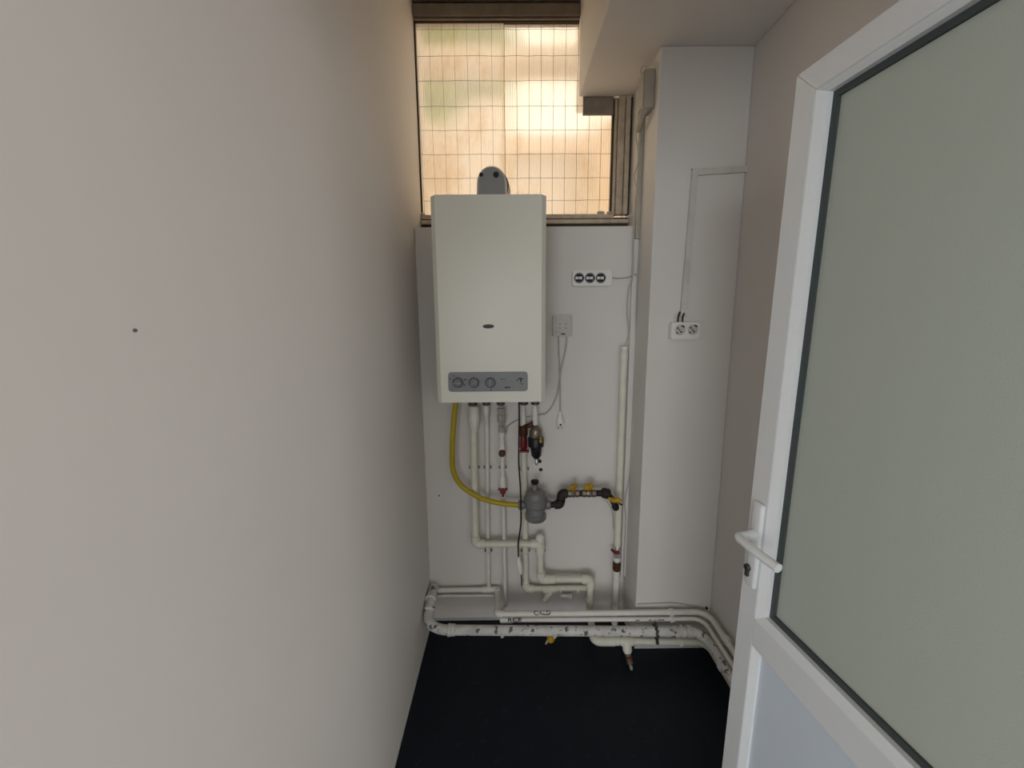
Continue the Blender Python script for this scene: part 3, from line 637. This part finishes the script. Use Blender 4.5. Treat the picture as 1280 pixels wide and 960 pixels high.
# riser
YE = 1.905
X = lambda py: P(780 - (py - 440) * .0345, py, y=YE)
rs = thing('gas_riser_pipe', 'pale upright riser pipe in the corner, with a capped fitting on top', 'pipe', P(770, 680, y=YE))
link('pipe', sweep(B(), [X(448), X(682)], .0165), M_ppr, rs)
vrod('top_fitting', X, 449, 432, [(0, .019), (.6, .019), (.62, .015), (.72, .015), (.75, .018), (.95, .018), (1, .012)], M_pprw, rs)
rv = thing('red_lever_valve', 'small red-levered ball valve on the riser in the right corner', 'valve', X(700))
vrod('cap', X, 676, 683, [(0, .008), (.3, .012), (1, .012)], M_iron, rv)
vrod('body', X, 682, 702, [(0, .013), (.2, .019), (.5, .016), (.8, .019), (1, .016)], M_steel, rv)
k = X(688) - V((0, .018, 0)); bm = B(); sweep(bm, [k + V((.006, 0, 0)), k + V((-.016, 0, .0)), k + V((-.034, -.004, .018))], [.010, .009, .007], 8); link('red_lever', bm, M_red, rv)
vrod('white_ring', X, 696, 701, [(0, .018), (.2, .02), (.8, .02), (1, .018)], M_pprw, rv)
vrod('copper_coupling', X, 702, 713, [(0, .016), (.1, .0205), (.9, .0205), (1, .016)], M_brown, rv)
link('lower_pipe', sweep(B(), [X(713), V((X(760).x, YE, .0))], .0165), M_pprw, rv)

# ------------------------------------------------------------ electrics
def rbox(x0, x1, z0, z1, yb, th, r, m, name, par=None):
    bm = B(); plate(bm, roundrect(x0, x1, z0, z1, r), yb - th, yb)
    fr = [f for f in bm.faces if all(abs(v.co.y - (yb - th)) < 1e-6 for v in f.verts)]
    es = list({e for f in fr for e in f.edges}); bmesh.ops.bevel(bm, geom=es, offset=.003, segments=2, affect='EDGES', clamp_overlap=True)
    return link(name, bm, m, par)
a, b = P(715, 357.5, y=D), P(765.5, 337.5, y=D)
s3 = thing('triple_socket', 'white triple socket strip on the back wall right of the boiler', 'socket', ((a.x + b.x) / 2, D, a.z))
th = .034; a, b = P(715.5, 357.5, y=D - th), P(765.5, 337.5, y=D - th)
rbox(a.x, b.x, a.z, b.z, D, th, .012, M_socket, 'body', s3)
for px in (724, 737.5, 751):
    c = P(px, 347.5, y=D - th); f = link('outlet', rod(B(), (c.x, D - th + .003, c.z), (c.x, D - th - .003, c.z), [(0, .0235), (.6, .0235), (1, .021)], 24), M_knob, s3)
    bm = B(); box(bm, (c.x - .017, D - th - .005, c.z - .0055), (c.x + .013, D - th - .002, c.z + .0055), .001); link('contact_bridge', bm, M_socket, f)
    b2 = B()
    for s in (-1, 1): box(b2, (c.x - .014, D - th - .0046, c.z + s * .0115 - .0045), (c.x + .011, D - th - .0025, c.z + s * .0115 + .0045), .001)
    box(b2, (c.x + .014, D - th - .0055, c.z - .006), (c.x + .019, D - th - .002, c.z + .006), .001); rod(b2, (c.x - .004, D - th - .004, c.z), (c.x - .004, D - th - .0056, c.z), [(0, .003), (1, .003)], 8)
    tag(link('slots', b2, M_ink, f), kind='stuff')
a, b = P(691, 420.5, y=D - .03), P(715, 394, y=D - .03)
jb = thing('switch_box', 'light grey square connection box on the back wall, two cables hanging from it', 'junction box', ((a.x + b.x) / 2, D, a.z))
rbox(a.x, b.x, a.z, b.z, D, .03, .008, M_box, 'body', jb)
rbox(a.x + .012, b.x - .006, a.z + .016, b.z - .006, D - .029, .005, .006, M_box, 'lid', jb)
for px, py in ((700, 405), (707.5, 405), (700, 410), (707.5, 410)):
    c = P(px, py, y=D - .034); link('screw', rod(B(), c, c - V((0, .002, 0)), [(0, .003), (1, .003)], 8), M_knob, jb)
c = P(704, 417.5, y=D - .031); link('slot', box(B(), (c.x - .010, D - .033, c.z - .0025), (c.x + .010, D - .028, c.z + .0025)), M_ink, jb)
yw = D - .015
tag(link('hanging_cable', sweep(B(), catmull([P(698, 419, y=yw), P(698.5, 440, y=yw), P(699.5, 465, y=yw), P(700, 490, y=yw), P(700, 517, y=yw)]), .0035, 8), M_cable), 'straight grey cable hanging from the grey box down to the loose plug', 'cable')
tag(link('curving_cable', sweep(B(), catmull([P(708, 419, y=yw - .012), P(707, 435, y=yw - .012), P(701, 462, y=yw - .012), P(697, 490, y=yw - .012), P(690, 508, y=yw), P(682, 517, y=yw), P(672, 519, y=yw), P(650, 524, y=yw + .005), P(636, 532, y=yw + .005), P(633, 541, y=yw + .005)]), .0035, 8), M_cable), 'grey cable swinging left from the grey box towards the pipes under the boiler', 'cable')
pg = thing('loose_plug', 'white plug dangling at the end of the straight cable', 'plug', P(700, 533, y=yw))
G2 = lambda py: P(700, py, y=yw - .003)
vrod('plug_body', G2, 514, 532, [(0, .006), (.3, .010), (.45, .016), (.8, .019), (1, .018)], M_socket, pg)
for s in (-1, 1): k = G2(532) + V((s * .009, 0, 0)); link('pin', rod(B(), k, k - V((0, 0, .018)), [(0, .0025), (1, .0025)], 8), M_steel, pg)
link('earth_notch', box(B(), (G2(529).x - .004, yw - .024, G2(529).z - .008), (G2(529).x + .004, yw - .019, G2(529).z + .002)), M_ink, pg)
# black thermostat wire with inline white switch
tag(link('black_sensor_wire', sweep(B(), catmull([V((P(648.5, 504, y=1.82).x, 1.82, bz0 - .002)), P(649, 520, y=1.82), P(648.5, 560, y=1.83), P(648.5, 580, y=1.82), P(650.5, 610, y=1.775), P(651, 632, y=1.77), P(651, 655, y=1.78), P(648, 678, y=1.83), P(648, 696, y=1.83)]), .0038, 8), M_black), 'thin black wire dropping from the boiler in front of the regulator', 'wire')
ws = thing('inline_switch', 'white inline connector on the end of the black wire', 'connector', P(650, 718, y=1.83))
vrod('body', lambda p: P(648 + (p - 697) * .13, p, y=1.83), 696, 717, [(0, .004), (.25, .009), (.35, .0135), (.9, .0135), (1, .010)], M_socket, ws)
link('tail', sweep(B(), catmull([P(651, 717, y=1.83), P(652, 724, y=1.85), P(652, 732, y=1.885)]), .003, 8), M_black, ws)
# double socket on the column
a, b = P(838.5, 424, y=C - .04), P(875.5, 402.5, y=C - .04)
s2 = thing('double_socket', 'white double socket on the front of the column', 'socket', ((a.x + b.x) / 2, C, a.z))
rbox(a.x, b.x, a.z, b.z, C, .04, .010, M_socket, 'body', s2)
for px, py in ((850, 412.5), (866, 412)):
    c = P(px, py, y=C - .04); y0 = C - .04
    f = link('outlet', rod(B(), (c.x, y0 + .002, c.z), (c.x, y0 - .003, c.z), [(0, .022), (.6, .022), (.75, .0195), (.8, .019), (1, .0185)], 24), M_box, s2)
    b2 = B()
    for dx, dz, r in ((-.011, .008, .004), (-.003, 0, .0032), (.004, -.008, .004), (-.012, -.012, .0035)): rod(b2, (c.x + dx, y0 - .002, c.z + dz), (c.x + dx, y0 - .0038, c.z + dz), [(0, r), (1, r)], 10)
    box(b2, (-.007, -.001, -.003), (.007, .001, .003), mat=Matrix.Translation((c.x + .011, y0 - .003, c.z + .015)) @ Matrix.Rotation(math.radians(25), 4, 'Y'))
    tag(link('holes', b2, M_ink, f), kind='stuff')
bm = B(); 
for px in (847.5, 853): sweep(bm, catmull([P(px, 403, y=C - .02), P(px + .5, 396, y=C - .02), P(px + 2.5, 390, y=C - .008)]), .004, 6)
tag(link('socket_cable', bm, M_brown), 'bare brownish wire ends entering the double socket from above', 'cable')
# trunking
def strip(p, q, w, th, ax, m, name, par):
    """flat duct between two points lying on the plane y=C"""
    p, q = V(p), V(q); d = (q - p).normalized(); n = V((0, -1, 0)); s = d.cross(n).normalized(); bm = B(); vs = []
    for c in (p, q):
        for a_, b_ in ((-1, 0), (1, 0), (1, 1), (-1, 1)): vs.append(bm.verts.new(c + s * a_ * w / 2 + n * b_ * th))
    for f in ((0, 1, 2, 3), (7, 6, 5, 4), (0, 4, 5, 1), (1, 5, 6, 2), (2, 6, 7, 3), (3, 7, 4, 0)): bm.faces.new([vs[i] for i in f])
    return link(name, bm, m, par, False)
tk = thing('cable_duct', 'wall-coloured flat cable duct on the column, going right and down to the double socket', 'cable duct', P(866, 213, y=C))
q0, q1, q2_ = P(867.5, 216.5, y=C), P(943.5, 211.5, y=C), P(852.5, 396, y=C)
strip(q0, q1, .024, .014, 0, M_duct, 'duct', tk); strip(q0 + V((0, 0, .011)), q2_, .024, .0145, 0, M_duct, 'duct', tk)
strip(q0 + V((-.013, 0, .013)), q0 + V((.010, 0, -.006)), .0025, .0115, 0, M_ink, 'miter_gap', tk)
# corner conduit + junction box
cz0, cz1 = .26, 2.52
cdt = tag(link('corner_conduit', box(B(), (XC - .026, D - .024, cz0), (XC - .001, D - .001, P(800, 300, y=D).z), .002), M_wall), 'square white conduit running up the corner beside the column, below the window', 'cable duct')
tag(link('upper_conduit', box(B(), (XC - .020, D - .03, P(800, 300, y=D).z + .001), (XC - .001, D - .008, 2.47), .002), M_box2), 'square beige conduit rising beside the window to the junction box', 'cable duct')
j0, j1 = P(818, 138, x=XC - .03), P(818, 84, x=XC - .03)
yj = P(806, 110, x=XC - .03).y; yk = P(819, 110, x=XC - .03).y
jx = thing('beige_junction_box', 'dusty beige junction box high on the column side, beside the window', 'junction box', (XC, yk, 2.43))
zlo, zhi = P(812, 137, x=XC - .03).z, P(812, 84, x=XC - .03).z
yj0 = 1.80
link('body', box(B(), (XC - .044, yj0, P(812, 134, y=yj0).z), (XC - .001, yj0 + .075, P(812, 85, y=yj0).z), .004), M_box2, jx)
link('cover', box(B(), (XC - .048, yj0 + .004, P(812, 132, y=yj0).z), (XC - .044, yj0 + .071, P(812, 87, y=yj0).z), .0015), M_box2, jx)
link('cable_gland', sweep(B(), catmull([(XC - .03, yj0 + .03, P(812, 133, y=yj0).z + .005), (XC - .036, yj0 + .045, P(812, 138, y=yj0).z), (XC - .03, D - .035, P(805, 144, y=yj0).z - .01)]), .013, 10), M_box2, jx)
tag(link('looped_cable', sweep(B(), catmull([P(809, 84, y=1.83), P(804, 82.5, y=1.84), P(801, 88, y=1.86), P(803, 98, y=1.87), P(800.5, 106, y=1.87), P(799, 115, y=1.88), P(801, 125, y=1.88), P(799.5, 136, y=1.9), P(797, 150, y=1.9), P(795, 170, y=1.91), P(797.5, 187, y=1.91), P(797, 205, y=1.91), P(793, 220, y=1.91), P(795.5, 238, y=1.91), P(793, 262, y=1.91), P(792, 300, y=1.91), P(791, 347, y=1.915), P(786, 360, y=1.915), P(784, 390, y=1.915), P(786, 415, y=1.91), P(782, 432, y=1.905)]), .0028, 6), M_cable), 'thin wavy cable from the beige junction box down to the riser fitting', 'cable')
tag(link('corner_wire', sweep(B(), catmull([P(803, 262, y=1.915), P(804, 275, y=1.913), P(801, 292, y=1.915), P(797, 345, y=1.915), P(795, 400, y=1.915), P(796, 430, y=1.915), P(790, 560, y=1.915), P(786, 600, y=1.91), P(781, 625, y=1.90), P(782, 650, y=1.91), P(780, 700, y=1.912), P(779, 750, y=1.915)]), .0026, 6), M_cable), 'thin wire running down the corner next to the column as far as the pipes', 'wire')
tag(link('socket_lead', sweep(B(), catmull([P(766, 347.5, y=D - .008), P(775, 348, y=D - .006), P(786, 346.5, y=D - .006), P(793, 342.5, y=1.918), P(796, 345, y=1.917)]), .0036, 6), M_cable), 'short white cable joining the triple socket to the corner wires', 'cable')
# marks on the walls
k = P(549, 619.5, y=D); nt = tag(link('nail_hole', rod(B(), k + V((0, .001, 0)), k - V((0, .003, 0)), [(0, .005), (1, .004)], 8), M_knob), 'small dark nail stub in the back wall left of the pipes', 'nail')
k = P(168, 413, x=XL); tag(link('nail_hole', rod(B(), k - V((.001, 0, 0)), k + V((.002, 0, 0)), [(0, .0025), (1, .002)], 8), M_knob), 'tiny dark nail stub alone on the long left wall', 'nail')

# ------------------------------------------------------------ the glazed door
sd = V((.099, -.995, 0)).normalized(); ud = V((.0167, 0, 1)).normalized(); nd = sd.cross(ud).normalized()
DM = Matrix.Translation((.553, .9, 0)) @ Matrix((sd, -nd, ud)).transposed().to_4x4()
door = bpy.data.objects.new('door_1', None); col.objects.link(door); door.matrix_world = DM; door['kind'] = 'structure'
LW, TH, Z0, Z1 = .80, .062, .012, 2.080
def dpart(name, bm, m, par=None, smooth=False):
    o = link(name, bm, m, None, smooth); o.parent = par or door
    return o
def member(x0, x1, z0, z1, y0=0, y1=TH, bev=.003): return box(B(), (x0, y0, z0), (x1, y1, z1))
g0, g1, gz0, gz1 = .081, LW - .081, .918, 2.010     # glass opening
fw = .055; TR = Z1 - .054
# mitred stiles & rails
def prism_xz(poly, y0, y1, bev=.002):
    bm = B(); plate(bm, poly, y0, y1); bmesh.ops.bevel(bm, geom=list(bm.edges), offset=bev, segments=2, affect='EDGES', clamp_overlap=True); return bm
dpart('stile', prism_xz([(0, Z0), (fw, Z0 + fw), (fw, TR), (0, Z1)], 0, TH), M_pvc)
dpart('stile', prism_xz([(LW, Z0), (LW, Z1), (LW - fw, TR), (LW - fw, Z0 + fw)], 0, TH), M_pvc)
dpart('top_rail', prism_xz([(0, Z1), (fw, TR), (LW - fw, TR), (LW, Z1)], 0, TH), M_pvc)
dpart('bottom_rail', prism_xz([(0, Z0), (LW, Z0), (LW - fw, Z0 + fw), (fw, Z0 + fw)], 0, TH), M_pvc)
dpart('middle_rail', member(fw, LW - fw, .828, .897), M_pvc)
def bead(x0, x1, z0, z1, w, dep, name, mt, wt=None):
    wt = wt or w
    """four sloping mitred glazing beads round an opening"""
    o = [(x0, z0), (x1, z0), (x1, z1), (x0, z1)]; i = [(x0 + w, z0 + w), (x1 - w, z0 + w), (x1 - w, z1 - wt), (x0 + w, z1 - wt)]
    for k in range(4):
        bm = B(); l = (k + 1) % 4
        vs = [bm.verts.new((o[k][0], .0005, o[k][1])), bm.verts.new((o[l][0], .0005, o[l][1])), bm.verts.new((i[l][0], dep, i[l][1])), bm.verts.new((i[k][0], dep, i[k][1])),
              bm.verts.new((o[k][0], .03, o[k][1])), bm.verts.new((o[l][0], .03, o[l][1])), bm.verts.new((i[l][0], .03, i[l][1])), bm.verts.new((i[k][0], .03, i[k][1]))]
        for f in ((0, 1, 2, 3), (7, 6, 5, 4), (0, 4, 5, 1), (1, 5, 6, 2), (2, 6, 7, 3), (3, 7, 4, 0)): bm.faces.new([vs[q] for q in f])
        dpart(name, bm, mt, None, False)
bead(fw, LW - fw, .897, TR, .018, .010, 'glazing_bead', M_pvc, .010)
bead(fw, LW - fw, Z0 + fw, .828, .014, .012, 'panel_bead', M_pvc)
# seal ring; its dark colour also stands for the shadow of the recess
def ring(x0, x1, z0, z1, w, y0, y1):
    bm = B()
    box(bm, (x0, y0, z0), (x0 + w, y1, z1)); box(bm, (x1 - w, y0, z0), (x1, y1, z1)); box(bm, (x0 + w, y0, z0), (x1 - w, y1, z0 + w)); box(bm, (x0 + w, y0, z1 - w), (x1 - w, y1, z1)); return bm
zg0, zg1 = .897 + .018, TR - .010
dpart('gasket_shade', ring(fw + .017, LW - fw - .017, zg0 - .001, zg1 + .001, .013, .021, .029), M_seal_shade)
dpart('glass_pane', box(B(), (fw + .010, .0275, zg0 - .01), (LW - fw - .010, .033, zg1 + .01)), M_frost, None, False)
dpart('lower_panel', box(B(), (fw + .006, .017, Z0 + fw + .006), (LW - fw - .006, .034, .822)), M_pvcp, None, False)
# handle set
hp = dpart('handle_plate', box(B(), (.022, -.012, .970), (.054, 0, 1.180), .006, 3), M_pvc, None, True); hp['label'] = 'long white backplate'
lv = B(); 
rod(lv, (.038, -.011, 1.101), (.038, -.030, 1.101), [(0, .0135), (.5, .0125), (1, .0105)], 20)
sweep(lv, fillet([V((.038, -.012, 1.101)), V((.038, -.055, 1.101)), V((.100, -.058, 1.103)), V((.160, -.050, 1.100))], .016, 8), .0098, 18)
h_ = dpart('lever_handle', lv, M_pvc, hp, True); h_['label'] = 'white lever handle'
kc = dpart('lock_cylinder', box(rod(B(), (.032, -.006, 1.016), (.032, -.019, 1.016), [(0, .0085), (.9, .0085), (1, .0075)], 20), (.027, -.018, .994), (.037, -.006, 1.012), .002), M_dark, hp, True); kc['label'] = 'dark metal lock cylinder'
dpart('key_slot', box(B(), (.031, -.0198, 1.009), (.033, -.0188, 1.021)), M_ink, hp, False)
for z in (.35, 1.2, 1.9): dpart('hinge', rod(B(), (LW + .006, .0, z), (LW + .006, .0, z + .09), [(0, .009), (.1, .010), (.9, .010), (1, .009)]), M_pvc)
# jamb at the hinge side
struct('trim_1', box(B(), (.682, .02, 0), (.744, .085, 2.219), .003), M_pvc)
